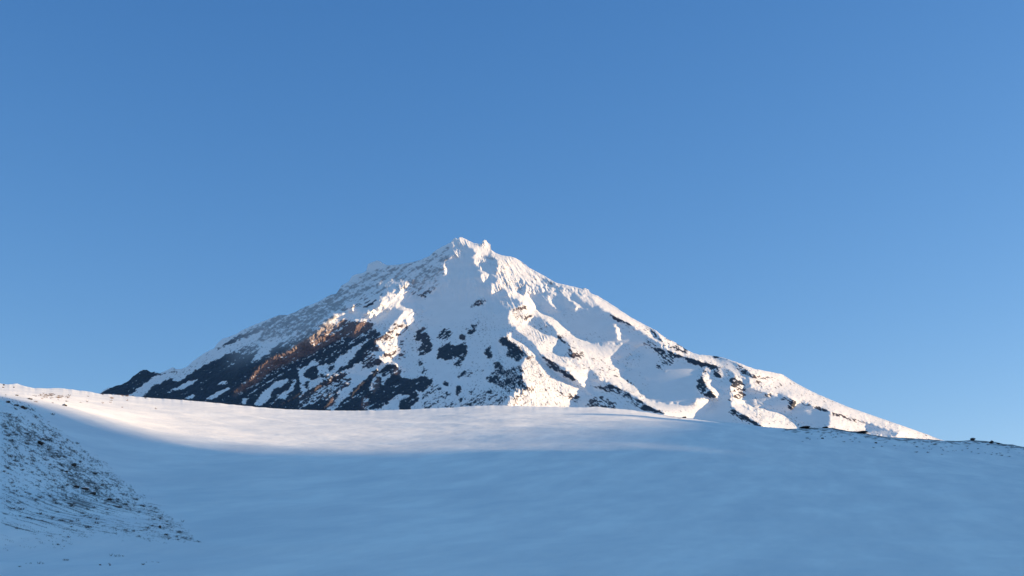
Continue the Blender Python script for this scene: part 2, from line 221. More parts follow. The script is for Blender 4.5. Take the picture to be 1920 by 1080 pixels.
# where rock shows: (density, polygon, redness)
ROCK = [
 (0.95, [(150,745),(187,738),(215,722),(258,698),(275,690),(300,700),(352,690),(402,662),(450,655),(520,640),(590,620),(615,603),(648,612),(645,631),(664,633),(700,612),(717,628),(704,640),(713,655),(711,685),(700,712),(690,742),(690,775),(150,775)], 0),
 (0.53, [(402,655),(440,630),(520,592),(590,569),(640,536),(655,530),(690,560),(655,577),(600,612),(556,640),(480,662),(420,668)], 0),
 (0.28, [(640,540),(690,508),(745,497),(815,475),(845,460),(830,520),(800,560),(740,540),(690,575),(655,577)], 0),
 (0.78, [(437,743),(443,729),(473,706),(481,690),(507,670),(533,660),(556,646),(586,626),(612,605),(640,602),(662,600),(695,602),(701,613),(684,624),(664,633),(650,632),(623,643),(599,654),(588,661),(560,674),(507,697),(485,718),(455,735)], 1),
 (0.85, [(455,738),(485,720),(507,699),(560,676),(590,662),(624,645),(664,634),(702,614),(705,628),(683,641),(662,650),(640,668),(626,679),(605,684),(591,672),(566,690),(545,703),(515,713),(497,727),(480,748),(470,760),(450,745)], 0),
 (0, [(239,741),(275,715),(295,702),(330,695),(372,675),(420,648),(470,628),(500,612),(480,640),(420,666),(380,687),(345,705),(338,716),(317,709),(290,722),(265,744)], 0),
 (0, [(301,737),(326,728),(344,718),(380,702),(366,716),(345,727),(322,733)], 0), (0, [(382,749),(408,733),(433,722),(430,729),(414,741),(392,751)], 0),
 (0, [(481,761),(481,748),(497,729),(515,713),(545,706),(537,717),(515,727),(507,743),(495,758)], 0), (0, [(517,739),(540,730),(548,712),(556,706),(552,728),(530,748),(518,746)], 0),
 (0, [(453,745),(462,746),(460,760),(455,760)], 0), (0, [(487,651),(485,641),(501,640),(556,620),(556,626),(517,646),(497,665),(465,683),(477,667)], 0), (0, [(404,722),(416,712),(428,714),(415,722)], 0),
 (0, [(348,747),(362,738),(368,741),(356,750)], 0),
 (0, [(591,672),(600,684),(626,679),(645,662),(662,650),(683,641),(661,671),(642,688),(623,702),(591,724),(560,742),(566,722),(560,710),(560,691),(576,682)], 0),
 (0, [(640,700),(648,694),(670,679),(711,685),(694,702),(670,722),(655,738),(642,750),(630,765),(622,762),(632,740),(645,722),(661,709)], 0),
 (0.85, [(569,702),(577,690),(590,683),(598,690),(597,705),(585,710)], 0), (0.85, [(601,691),(609,703),(607,711),(600,704)], 0), (0.85, [(617,683),(624,684),(625,694),(617,698)], 0), (0.7, [(571,712),(580,715),(576,728),(570,720)], 0),
 (0.5, [(614,700),(655,700),(660,712),(640,735),(600,750),(560,768),(560,745),(592,726)], 0.25),
 (0.5, [(680,660),(700,650),(712,655),(714,678),(690,690),(676,692),(682,675)], 0.3),
 (0.18, [(701,642),(717,630),(741,603),(765,612),(762,640),(763,660),(758,690),(738,679),(711,668)], 0.5),
 (0.9, [(691,742),(700,725),(711,705),(717,690),(735,680),(747,688),(750,707),(776,710),(790,704),(805,707),(809,713),(800,727),(793,734),(782,730),(785,751),(777,752),(769,767),(749,767),(749,746),(766,746),(766,738),(742,740),(730,752),(717,762),(711,767),(692,767)], 0),
 (0.75, [(696,735),(702,715),(712,702),(711,722),(700,738)], 1), (0.7, [(738,690),(750,691),(751,706),(740,702)], 0.8), (0.5, [(612,768),(620,750),(628,745),(629,765)], 0.8), (0.5,[(678,748),(690,742),(692,765),(680,768)],0.7),
 (0, [(720,762),(742,741),(766,738),(766,746),(749,747),(747,767)], 0), (0, [(716,705),(728,700),(733,702),(722,716),(712,730)], 0),
 (0.7, [(779,627),(788,616),(796,612),(804,630),(810,639),(810,658),(797,663),(787,668),(783,655),(794,642),(779,635)], 0.15), (0.5, [(789,604),(797,603),(796,622),(790,622)], 0.8),
 (0.45, [(816,630),(827,614),(838,609),(848,626),(842,635),(836,636),(835,630),(832,637),(826,637)], 0), (0.95, [(823,655),(829,650),(850,648),(873,643),(877,657),(873,664),(862,664),(848,670),(842,672),(838,675),(828,671),(819,671)], 0),
 (0.6, [(828,648),(840,642),(852,645),(850,650),(830,652)], 0), (0.5, [(849,668),(860,665),(876,660),(866,678),(858,688),(850,680)], 0),
 (0.75, [(860,630),(866,623),(873,628),(874,635),(864,635)], 0.3), (0.35, [(872,618),(886,600),(900,596),(895,610),(884,632)], 0), (0.5, [(884,576),(890,563),(908,560),(915,562),(905,570)], 0.4),
 (0.9, [(908,655),(918,650),(920,660),(921,672),(917,672),(909,661)], 0), (0.8, [(937,632),(949,630),(956,636),(972,640),(985,652),(988,664),(978,671),(974,680),(966,672),(952,668),(951,650),(938,641)], 0),
 (0.85, [(927,680),(936,676),(942,690),(947,696),(938,697),(929,688)], 0), (0.46, [(912,711),(918,696),(930,690),(950,692),(980,684),(979,715),(990,727),(975,732),(957,739),(940,728),(925,717)], 0),
 (0.55, [(945,715),(978,712),(985,727),(965,731),(950,735)], 0), (0.34, [(863,760),(880,742),(916,727),(940,725),(955,735),(945,758),(900,762)], 0),
 (0.5, [(858,712),(859,697),(872,694),(889,692),(880,706),(868,706)], 0), (0.85, [(852,739),(856,724),(862,722),(858,738)], 0), (0.8, [(860,756),(863,743),(869,742),(865,756)], 0), (0.8, [(832,722),(836,712),(840,718),(838,724)], 0),
 (0.3, [(780,665),(800,690),(815,715),(850,740),(858,765),(790,765),(792,740),(812,714),(790,700)], 0), (0.7, [(902,691),(907,690),(907,696),(903,697)], 0), (0.7, [(911,710),(917,708),(917,715),(912,714)], 0),
 (0.8, [(856,741),(853,733),(862,722),(865,730),(860,742)], 0), (0.5, [(875,737),(889,727),(894,731),(882,738)], 0),
 (0.2, [(965,640),(990,650),(1021,690),(1060,720),(1095,745),(1080,755),(1040,735),(1005,700),(990,680),(975,655)], 0.4), (0.22, [(950,755),(980,735),(1010,745),(1025,760),(950,764)], 0.4),
 (0.14, [(980,680),(1000,690),(1050,720),(1060,760),(1000,760),(985,720)], 0.4),
 (0.55, [(1022,684),(1032,683),(1056,693),(1072,701),(1081,712),(1078,714),(1060,703),(1040,693)], 0), (0.6,[(1012,664),(1030,674),(1045,683),(1040,685),(1018,672)],0.3),
 (0.32, [(1100,722),(1122,722),(1141,718),(1164,730),(1188,742),(1214,756),(1235,764),(1250,775),(1215,772),(1195,764),(1170,748),(1150,738),(1128,729)], 0),
 (0.5, [(1095,760),(1098,754),(1110,742),(1128,739),(1140,742),(1148,752),(1165,768),(1120,768)], 0.2), (0.45, [(1165,707),(1175,712),(1194,728),(1205,742),(1196,740),(1180,722)], 0),
 (0.3, [(1050,628),(1068,636),(1094,655),(1104,680),(1114,692),(1090,690),(1070,668),(1060,645),(1045,630)], 0.3), (0.15, [(1105,665),(1130,672),(1165,700),(1185,725),(1150,705),(1112,690)], 0.4),
 (0.06, [(905,480),(930,475),(960,485),(1010,515),(1000,545),(960,560),(935,545),(925,510)], 0.5), (0.08, [(965,490),(1020,520),(1090,545),(1060,552),(1000,530)], 0.1),
 (0.25, [(957,580),(982,574),(1000,590),(985,600),(970,600)], 0.5),
 (0.6, [(1142,590),(1157,594),(1185,607),(1183,611),(1157,600)], 0.3), (0.4, [(1207,620),(1230,620),(1237,628),(1238,640),(1228,632),(1212,627)], 0), (0.45, [(1228,622),(1249,634),(1280,652),(1280,664),(1262,655),(1240,645)], 0),
 (0.75, [(1259,643),(1276,648),(1292,659),(1287,664),(1275,660),(1263,652)], 0), (0.52, [(1249,656),(1263,658),(1287,668),(1305,673),(1343,682),(1353,690),(1335,689),(1318,686),(1307,684),(1290,676),(1263,666)], 0),
 (0.35, [(1225,640),(1245,660),(1268,668),(1262,682),(1248,695),(1230,690),(1235,670)], 0), (0.25,[(1205,640),(1225,640),(1235,655),(1215,665)],0),
 (0.62, [(1310,706),(1318,700),(1320,712),(1328,724),(1342,733),(1341,742),(1334,745),(1313,742),(1307,726)], 0), (0.6, [(1317,690),(1323,688),(1325,696),(1318,699)], 0),
 (0.6, [(1339,694),(1346,692),(1354,706),(1343,707),(1338,702)], 0), (0.5, [(1325,685),(1350,690),(1352,697),(1335,695)], 0),
 (0.7, [(1368,712),(1376,706),(1390,709),(1396,720),(1385,722),(1373,727),(1367,720)], 0), (0.3, [(1369,728),(1396,722),(1400,740),(1385,748),(1368,742)], 0.2),
 (0.42, [(1388,774),(1402,780),(1417,788),(1430,800),(1414,803),(1400,792),(1388,785),(1374,783)], 0), (0.25, [(1368,745),(1373,762),(1388,776),(1370,780),(1362,760)], 0),
 (0.5, [(1376,680),(1400,688),(1412,699),(1409,706),(1394,702),(1383,692)], 0), (0.7, [(1337,666),(1345,667),(1349,671),(1339,671)], 0), (0.7,[(1356,670),(1366,672),(1368,676)],0),
 (0.25, [(1405,692),(1440,700),(1440,712),(1412,712)], 0.3), (0.35, [(1434,738),(1450,736),(1450,744),(1436,742)], 0.2), (0.4, [(1467,741),(1478,744),(1490,755),(1486,770),(1478,766),(1482,752),(1466,748)], 0),
 (0.12, [(1412,700),(1467,705),(1540,748),(1540,765),(1475,740),(1417,734)], 0.5), (0.4, [(1498,752),(1540,762),(1560,770),(1530,768),(1514,758)], 0.2), (0.2, [(1552,768),(1600,780),(1640,795),(1600,790),(1556,776)], 0.3),
 (0.5,[(1650,790),(1690,800),(1688,806),(1660,800)],0.3),
]
uu = np.arange(U0, U1, dtype=float); vv = np.arange(V0, V1, dtype=float); UU, VV = np.meshgrid(uu, vv)
SP = np.array(SKY); sky_v = np.interp(uu, SP[:, 0], SP[:, 1])
fine = fbm(uu / 9, uu * 0, 3, seed=50) * 2.2
left_rough = np.interp(uu, [150, 300, 640, 690, 830, 925, 1150, 1900], [1.2, .8, 1.1, .3, .8, .2, .6, .15])
sky_v = sky_v + fine * left_rough
facing = np.full(UU.shape, 0.0)
for val, poly in FACE: fill(facing, poly, val, U0, V0)
rockd = np.zeros(UU.shape); redd = np.zeros(UU.shape)
for val, poly, rd in ROCK:
    fill(rockd, poly, val, U0, V0); fill(redd, poly, rd, U0, V0)
# ragged, wind-drawn outlines
wu = fbm(UU / 30, VV / 5, 5, .75, seed=60) * 11; wv = fbm(UU / 10, VV / 10, 4, .75, seed=64) * 6
facing = sample(facing, UU - U0 + wu, VV - V0 + wv)
wu = fbm(UU / 11, VV / 8, 4, .8, seed=70) * 9; wv = fbm(UU / 9, VV / 9, 4, .8, seed=74) * 7
rockd = blur(sample(rockd, UU - U0 + wu, VV - V0 + wv), 1.7); redd = blur(sample(redd, UU - U0 + wu, VV - V0 + wv), 1.5)
# slope across: turned to the right where the face catches the sun, to the left elsewhere; the sum of these slopes is the relief
deep = blur(np.clip(rockd, 0, 1), 6)
gx = -0.32 + 1.75 * facing - 0.10 * deep * (facing < .5)
# break-up of the slopes: rime lumps, gullies running down from the summit
th = np.arctan2(UU - 880, VV - 380) * 330; rr = np.hypot(UU - 880, VV - 380)
gul = ridged(th / 26, rr / 90, 4, .5, seed=80) * sstep(70, 190, rr); lump = .3 * ridged(th / 11, rr / 26, 3, .5, seed=90) + .7 * fbm(UU / 9, VV / 8, 4, .65, seed=92)
below = sstep(-2, 6, VV - sky_v[None, :])
px2m = xper(650) * 5500
KX = 2 * np.pi * np.fft.fftfreq(2 * GW)[None, :]; KY = 2 * np.pi * np.fft.fftfreq(2 * GH)[:, None]
pad = np.zeros((2 * GH, 2 * GW)); pad[:GH, :GW] = gx * below
W_, K0 = 0.10, 1 / 110.0
def baseY(u, v): return 6300 - 3.6 * (v - 445) + ((u - 900) / 700.0) ** 2 * 200
def solve(g, b):
    p = np.zeros((2 * GH, 2 * GW)); p[:GH, :GW] = g * below; q = np.zeros((2 * GH, 2 * GW)); q[:GH, :GW] = b
    return np.real(np.fft.ifft2((-1j * KX * np.fft.fft2(p) * px2m + K0 ** 2 * np.fft.fft2(q)) / (KX ** 2 + W_ * KY ** 2 + K0 ** 2)))[:GH, :GW]
def light(rel, sub=4):                 # which faces the sun reaches, so that ribs can be carved proud enough of their neighbours
    Y = baseY(UU, VV) + rel; X = (UU - 960) * xper(VV) * Y; Z = tanv(VV) * Y
    X, Y, Z = X[::sub, ::sub], Y[::sub, ::sub], Z[::sub, ::sub]
    Pu = np.stack([np.gradient(a, axis=1) for a in (X, Y, Z)]); Pv = np.stack([np.gradient(a, axis=0) for a in (X, Y, Z)])
    N = np.cross(Pv, Pu, axis=0); N /= np.linalg.norm(N, axis=0); N *= -np.sign(N[1:2]); dot = (N * SUN[:, None, None]).sum(0)
    occ = np.zeros(X.shape, bool)
    for t in np.concatenate([np.arange(8, 120, 14), np.arange(120, 600, 30), np.arange(600, 2600, 80)]):
        px, py, pz = X + t * SUN[0], Y + t * SUN[1], Z + t * SUN[2]; T = pz / py; q = (T * cp - sn) / (cp + T * sn); v = 540 - q * F; u = 960 + px / (py * xper(v))
        occ |= (v > np.interp(u, uu, sky_v)) & (u < 1890) & (py > sample(Y, (u - U0) / sub, (v - V0) / sub) + 2)
    up = lambda a: np.repeat(np.repeat(a, sub, 0), sub, 1)[:GH, :GW]
    return up(dot), up(occ)
seen = (VV > sky_v[None, :] + 2) & (VV < np.interp(UU, [150, 187, 330, 600, 925, 1150, 1320, 1500, 1760, 1900], [738, 738, 749, 769, 760, 766, 786, 803, 826, 826]))
push = np.zeros(UU.shape)
for it in range(9):
    relief = solve(blur(gx, .8), push)
    if it == 8: break
    dot, occ = light(relief)
    push -= blur((occ & (facing > .5) & seen).astype(float), 14) * 75
    gx -= blur(((dot > .10) & ~occ & (facing < .3) & seen).astype(float), 4) * .18 * (facing < .3)
rough = 0.30 + 1.1 * blur(np.clip(rockd, 0, 1), 3) + 0.25 * (facing > .5) * sstep(1000, 900, UU) + 0.45 * np.exp(-((VV - 520) / 60) ** 2) * (UU < 1120) - .04 * sstep(1000, 1100, UU)
smooth_bowl = np.zeros(UU.shape)
for poly in ([(1050,605),(1200,652),(1220,760),(1300,756),(1310,740),(1300,690),(1240,665),(1150,600),(1100,590)], [(800,560),(880,560),(880,600),(850,610),(820,640),(810,600)],
             [(1340,760),(1370,745),(1375,800),(1310,790)], [(1400,730),(1420,740),(1450,765),(1480,775),(1540,800),(1550,770),(1480,770),(1430,740)], [(820,675),(855,690),(830,740),(800,760),(815,715)]):
    fill(smooth_bowl, poly, 1, U0, V0)
smooth_bowl = blur(smooth_bowl, 6); rough = blur(rough, 2) * (1 - .85 * smooth_bowl)
relief += (-11 * gul * rough - 9 * lump * rough - 2.6 * fbm(UU / 3.2, VV / 3.2, 2, seed=95) * rough * (0.4 + rockd))
craggy = np.zeros(UU.shape)
for val, poly in ((1, [(655,560),(740,538),(760,525),(800,545),(815,600),(812,660),(765,640),(760,700),(740,700),(700,640),(600,672),(480,715),(470,700),(560,640),(620,590)]),
                  (.9, [(826,450),(925,445),(990,490),(1060,525),(1112,545),(1100,560),(1000,550),(960,565),(930,600),(900,570),(880,500),(850,540),(826,520)]),
                  (.7, [(440,640),(600,565),(680,510),(800,475),(826,520),(740,530),(650,565),(560,640),(440,680)]), (.8, [(940,625),(990,650),(1030,700),(990,740),(920,745),(900,700)]),
                  (1, [(590,700),(700,650),(760,690),(812,700),(790,760),(560,768)]), (.35, [(945,575),(1010,575),(1060,620),(1110,690),(1200,740),(1250,775),(1150,770),(1090,700),(1020,660),(960,610)]),
                  (.6, [(1110,560),(1240,640),(1350,685),(1420,700),(1400,720),(1300,690),(1200,640)]), (.7, [(1300,685),(1350,700),(1350,750),(1305,745)]), (.6, [(1360,690),(1410,700),(1480,745),(1490,790),(1420,800),(1365,740)]),
                  (.35, [(1410,690),(1560,745),(1700,800),(1560,800),(1440,740)]), (.15, [(960,640),(1095,735),(1080,760),(950,760)])): fill(craggy, poly, val, U0, V0, 'max')
craggy = blur(craggy, 7) * (1 - .9 * smooth_bowl)
cx = UU + 6 * fbm(UU / 20, VV / 20, 2, seed=140); cy = VV + 6 * fbm(UU / 20, VV / 20, 2, seed=142)
piv = np.interp(VV, [450, 620, 700], [880, 945, 985]); sd = np.clip((piv - UU) / 100, -.62, .62); hx = cy + sd * cx; hy_ = cx - sd * cy      # across and along the fall line on either flank
mid = np.exp(-((UU - piv) / 35) ** 2); hx = hx * (1 - mid) + cx * mid; hy_ = hy_ * (1 - mid) + cy * mid
jag = ridged(hx / 6, hy_ / 15, 4, .65, seed=158)
patch = .15 + 1.6 * sstep(-.2, .5, fbm(UU / 45, VV / 35, 3, seed=155))
hard = -np.abs(perlin(hx / 14, hy_ / 21, 150)) * 1.0 - np.abs(perlin(hx / 6.3, hy_ / 9, 151)) * .42 - np.abs(perlin(hx / 3.1, hy_ / 4.3, 152)) * .14
relief += 19 * hard * craggy * patch * (.4 + .6 * blur((facing > .4) * 1.0, 3)) * below - 13 * blur(np.clip(rockd, 0, 1), .8) * (1 - .6 * deep)
# strata in the rocky flank: benches that dip to the left
st = fbm((UU + 1.9 * VV) / 60, (VV - 0.62 * (900 - UU)) / 9, 4, .6, seed=100)
relief += -9 * st * deep

# sheet: one row of points per photo row from the skyline down, then down to the foot, and a far side behind the skyline
NR = 440; S = np.linspace(0, 1, NR)[:, None]; VB = 862.0
sky_s = np.convolve(np.pad(sky_v, 20, mode='edge'), np.hanning(43)[1:-1] / np.hanning(43).sum(), 'valid')
Vm = sky_s[None, :] + (VB + 12 - sky_s[None, :]) * S + (sky_v - sky_s)[None, :] * np.exp(-15 * S)
Vm = np.where(sky_v[None, :] > VB, sky_v[None, :] + S * 12, Vm)
Um = np.repeat(uu[None, :], NR, 0)
rel = sample(relief, Um - U0, Vm - V0)
Ym = baseY(Um, Vm) + rel
Xm, _, Zm = at(Um, Vm, Ym)
rk = sample(rockd, Um - U0, Vm - V0); rd = sample(redd, Um - U0, Vm - V0)
bench = np.gradient(relief, axis=0) / px2m; bench = blur(bench, .7) - blur(bench, 9); bench = -sample(bench, Um - U0, Vm - V0)
piv = np.interp(Vm, [450, 620, 700], [880, 945, 985]); side = np.clip((piv - Um) / 70, -.62, .62)
al = Um + 0; ax = (Vm + side * Um); ay = (Um - side * Vm)
nz = 0.62 * fbm(ax / 8, ay / 26, 5, .72, seed=110) + 0.50 * fbm(ax / 3.2, ay / 9, 3, .7, seed=113) + 0.4 * sample(st, Um - U0, Vm - V0) - .35 * np.clip(bench, -1, 1) + .22 * (sample(jag, Um - U0, Vm - V0) - .1)
upl = sstep(80, 35, Vm - sky_v[None, :]) * sstep(400, 500, Um) * sstep(800, 700, Um) + sstep(560, 530, Vm) * (Um < 900); upl = np.clip(upl, 0, 1); soft = upl * .28
crag = sstep(-.05 - soft, .10 + soft, nz * 1.55 + 1.35 * (rk - .45 - .05 * sstep(1000, 1100, Um))) * sstep(0.02, .12, rk) * (1 - .42 * upl)
speck = sstep(.30, .46, fbm(ax / 2.4, ay / 7, 3, .7, seed=120) + .25 * fbm(Um / 40, Vm / 40, 2, seed=122)) * .8 * (1 - sample(smooth_bowl, Um - U0, Vm - V0)) * sstep(560, 620, Vm)
rockf = np.clip(np.maximum(crag, speck), 0, 1)
# foot: continue downhill towards the viewer
steps = np.array([60, 160, 320, 560, 900, 1300])[:, None]
Yf = Ym[-1] - steps * 1.35; Zf = np.maximum(Zm[-1] - steps * .72, -60); Xf = Xm[-1] * (1 + steps * 0 )
# far side
bs = np.array([1500, 1000, 640, 380, 200, 90, 35, 10])[:, None]
nb = fbm(uu[None, :] / 60 + bs * 0, bs / 200 + uu[None, :] * 0, 4, seed=130)
Yb = Ym[0] + bs * (1 + .15 * nb); Zb = np.maximum(Zm[0] - bs * (.55 + .25 * nb), -60); Xb = Xm[0] + bs * 0
zero = lambda a: np.zeros(a.shape)
o = grid_mesh('mountain', np.vstack([Xb, Xm, Xf]), np.vstack([Yb, Ym, Yf]), np.vstack([Zb, Zm, Zf]), m_mt,
              {'rock': np.vstack([zero(Yb) + .3, rockf, zero(Yf)]), 'red': np.vstack([zero(Yb), rd, zero(Yf)])})
tag(o, 'snow covered volcanic peak with dark rock ribs rising behind the snowfield', kind='structure')

#GROUND
# ---------------------------------------------------------------- the near snowfield
CREST = [(-900,700),(-300,702),(-100,712),(0,719),(15,721),(32,719),(45,724),(60,727),(80,728),(110,727.5),(140,731),(160,733),(187,738.5),(215,740),(240,742),(270,745),(290,746.5),(330,749),(380,753),(430,758),
 (480,763),(530,767),(600,769.5),(660,770),(700,769.5),(760,768),(800,766),(850,764),(890,761),(925,760),(960,761),(1060,763.5),(1100,764),(1115,762),(1150,766),(1180,768),(1220,773),(1250,779),(1270,782),(1290,784),(1310,785),(1350,790),
 (1400,796),(1440,801),(1480,804),(1500,803),(1515,802),(1535,802.5),(1560,802),(1590,808),(1612,809),(1635,815),(1660,819),(1700,821),(1740,823.5),(1770,826),(1800,827),(1820,825),(1840,826.5),(1850,827),(1868,829),(1880,832),(1900,834),(1920,838),(2100,850),(2600,880)]
CR = np.array(CREST, float)
EDGE = np.array([(-900,735,180),(0,741,190),(60,752,197),(130,770,205),(200,792,214),(300,820,226),(450,834,240),(600,839,252),(720,839,262),(850,832,276),(950,820,290),(1050,808,308),(1150,797,328),(1250,788,352),(1320,790,368),(1400,815,345),(1600,845,330),(1920,880,310),(2600,920,290)])
def crest_v(u): return np.interp(u, CR[:, 0], CR[:, 1])
NOSE = np.array([(-900,700),(0,738),(50,765),(100,800),(150,838),(220,885),(300,948),(350,1000),(385,1030),(500,1100),(2600,1400)], float)
_du = np.arange(-1200, 2900, 5.0)
def _soft(xs, ys, s):
    a = np.interp(_du, xs, ys); k = np.exp(-.5 * (np.arange(-60, 61) * 5 / s) ** 2); k /= k.sum()
    return np.convolve(np.pad(a, 60, mode='edge'), k, 'valid')
_vc, _ve, _Ye = _soft(CR[:, 0], CR[:, 1], 22), _soft(EDGE[:, 0], EDGE[:, 1], 55), _soft(EDGE[:, 0], EDGE[:, 2], 55)
_yc, _y9, _nv = _soft([-900, 0, 300, 800, 1300, 2600], [330, 345, 375, 405, 425, 440], 90), _soft([0, 600, 1920], [135, 170, 185], 90), _soft(NOSE[:, 0], NOSE[:, 1], 12)
def _ground_Y(u, v):
    u = np.asarray(u, float); v = np.asarray(v, float)
    vc, ve, Ye, yc, y9 = (np.interp(u, _du, q) for q in (_vc, _ve, _Ye, _yc, _y9))
    t = np.clip((v - vc) / (ve - vc), -.2, 1)
    a = np.log(yc) + (np.log(Ye) - np.log(yc)) * t
    t2 = np.clip((v - ve) / (915 - ve), 0, 1); a = np.where(v > ve, np.log(Ye) + (np.log(y9) - np.log(Ye)) * t2, a)
    t3 = (v - 915) / (1080 - 915); a = np.where(v > 915, np.log(y9) + (np.log(62) - np.log(y9)) * t3, a)
    nv = np.interp(u, _du, _nv); d = np.clip(v - nv, 0, 400)
    a = a - 0.22 * (1 - np.exp(-d / 60)) * (1 - sstep(960, 1060, v))
    return np.exp(a)
_tv = np.arange(620.0, 1180.0); _TAB = blur(_ground_Y(*np.meshgrid(_du, _tv)) * 0 + np.log(_ground_Y(*np.meshgrid(_du, _tv))), 4.0)
def ground_Y(u, v):
    return np.exp(sample(_TAB, (np.asarray(u, float) - _du[0]) / 5.0, np.asarray(v, float) - 620.0))
cu = np.concatenate([np.arange(-900, -40, 12), np.arange(-40, 420, 1.25), np.arange(420, 1960, 3.0), np.arange(1960, 2604, 12)]).astype(float)
NV = 560; sv = np.linspace(0, 1, NV)[:, None] ** 1.15
vc = crest_v(cu) ; vj = fbm(cu / 14, cu * 0, 3, seed=201) * 1.0
Ug = np.repeat(cu[None, :], NV, 0); Vg = vc[None, :] + (1110 - vc[None, :]) * sv
Yg = ground_Y(Ug, Vg)
Vg = Vg + vj[None, :] * np.exp(-sv * 60)
Xg, _, Zg = at(Ug, Vg, Yg)
und = fbm(Xg / 26, Yg / 16, 3, .42, seed=210); rip = fbm((Xg + .5 * Yg) / 7, (Yg - .45 * Xg) / 2.2, 3, .6, seed=220)
amp = sstep(0, .05, sv)
Zg = Zg + amp * (0.5 * und + 0.15 * fbm((Xg + .4 * Yg) / 9, (Yg - .4 * Xg) / 9, 3, .5, seed=212) * sstep(120, 220, Yg) + 0.045 * rip + 0.02 * fbm(Xg / 1.1, Yg / .6, 2, seed=230))
# heath and soil of the left hillside
SPK = np.zeros((400, 520))
for val, poly in ((.55, [(0,738),(20,742),(60,757),(100,795),(150,835),(190,865),(220,883),(262,925),(310,955),(345,985),(385,1022),(350,1024),(280,1018),(200,1008),(130,1016),(60,1012),(0,985)]),
                  (.3, [(0,745),(40,765),(75,790),(60,800),(0,790)]), (.42, [(0,870),(60,880),(90,905),(60,925),(0,905)]), (.75, [(130,860),(160,885),(200,915),(240,945),(220,950),(170,925),(125,900)]), (.8,[(120,925),(165,935),(180,950),(150,958),(120,945)]),
                  (.7, [(0,770),(60,800),(120,850),(160,880),(120,880),(60,830),(0,800)]), (.45, [(180,950),(290,975),(330,1005),(250,1010),(180,1000)]), (.5,[(0,925),(60,950),(110,1000),(60,1005),(0,985)]), (.25, [(60,1000),(110,1005),(200,1000),(110,1030),(0,1030),(0,995)]),
                  (.3, [(215,885),(262,905),(310,950),(262,925)])): fill(SPK, poly, val, -40, 700)
SPK = blur(SPK, 5)
def speckle(u, v):
    d = 1.15 * sample(SPK, u + 40, v - 700) * (u < 460)
    ang = np.interp(v, [740, 940, 1020], [.62, .5, .15])
    n = .75 * fbm((u + ang * v) / 20, (v - ang * u) / 6, 4, .65, seed=240) + .75 * fbm((u + ang * v) / 3.8, (v - ang * u) / 1.9, 3, .7, seed=245)
    return d, n
d, n = speckle(Ug, Vg); soil = sstep(.04, .28, n + (d - .62) * .9) * sstep(.05, .2, d) * .8
def crest_patch(u0, u1, h, dens, seed):
    q = np.clip((Vg - vc[None, :]) / h, 0, 1); m = sstep(u0, u0 + 25, Ug) * (1 - sstep(u1 - 25, u1, Ug)) * (1 - q)
    return sstep(.05, .2, fbm(Ug / 16, Vg / 2.2, 4, .65, seed=seed) + (m - .75) * 1.2) * dens * (m > 0)
soil = np.maximum.reduce([soil, crest_patch(1450, 1960, 26, .75, 250), crest_patch(1480, 1670, 9, .9, 252), crest_patch(1800, 1960, 10, .8, 253), crest_patch(1215, 1300, 8, .35, 255)])
# behind the crest, the land drops and runs out to the mountain's foot
bk = np.array([5200, 3200, 2000, 1200, 700, 380, 190, 90, 40, 16, 6, 2])[:, None]
Yk = Yg[0] + bk; T0 = (Zg[0] / Yg[0])
Zk = Zg[0] * np.exp(-bk / 900) + (T0 * bk - .5 * bk) * np.exp(-bk / 60) * .6 - 1.0 * sstep(0, 10, bk)
Xk = Xg[0] * (Yk / Yg[0]); print('PROFILE')
# towards the viewer
fr = np.array([.8, .6, .4, .2, .05, -.3])[:, None]; Yn = Yg[-1] * fr; Xn = Xg[-1] * np.maximum(fr, .2); Zn = -1.65 + (Zg[-1] + 1.65) * np.clip(fr, 0, 1)
o = grid_mesh('ground', np.vstack([Xk, Xg, Xn]), np.vstack([Yk, Yg, Yn]), np.vstack([Zk, Zg, Zn]), m_gr,
              {'soil': np.vstack([zero(Yk), soil, zero(Yn)])})
tag(o, kind='structure')
gx_, gy_ = np.meshgrid(np.linspace(-30000, 30000, 60), np.linspace(-20000, 40000, 60))
o = grid_mesh('darkened_plain', gx_, gy_, -75 + fbm(gx_ / 6000, gy_ / 6000, 3, seed=3) * 10, m_mt, {'rock': gx_ * 0 + .7, 'red': gx_ * 0}); tag(o, kind='structure')  # unseen plain, darkened to cut warm light bounced onto the mountain

# hill on the sun's side, out of the picture to the right, whose ridge shades the snowfield
ridge_x = lambda q: np.interp(q, [200, 265, 330, 380], [2100, 2100, 1200, 450]); KS = SUN[1] / SUN[0]; pts = []
for u in range(0, 1341, 20):
    v = float(np.interp(u, EDGE[:, 0], EDGE[:, 1])); Y = float(ground_Y(u, v)); x, y, z = at(u, v, Y)
    q = y - KS * x; s = (float(ridge_x(q)) - x) / SUN[0]; pts.append((q, z + SUN[2] * s))
P = np.array(pts); P = P[np.argsort(P[:, 0])]
print('hill profile', P[::8].round(1).tolist())
hy = np.concatenate([np.arange(-700, 100, 20), np.arange(100, 560, 1.5), np.arange(560, 1500, 25)]).astype(float)
hz = np.interp(hy, P[:, 0], P[:, 1]) + np.clip(212 - hy, 0, 120) * .6; k = np.exp(-.5 * (np.arange(-12, 13) / 5) ** 2); k /= k.sum()
hz = np.convolve(np.pad(hz, 12, mode='edge'), k, 'valid')
last = P[-1, 0]; hz = hz + 22 * sstep(last + 2, last + 45, hy) - 235 * sstep(430, 640, hy)
hz += fbm(hy / 40, hy * 0, 3, seed=301) * .5 + fbm(hy / 7, hy * 0, 2, seed=305) * .3
ac = np.array([-300, -250, -200, -150, -120, -95, -80, -60, -40, -25, -12, -5, 0, 5, 12, 25, 50, 100, 180, 320])[:, None]
prof = np.abs(ac * np.interp(hy, [250, 350], [2.4, 1.1])[None, :]) ** 1.05
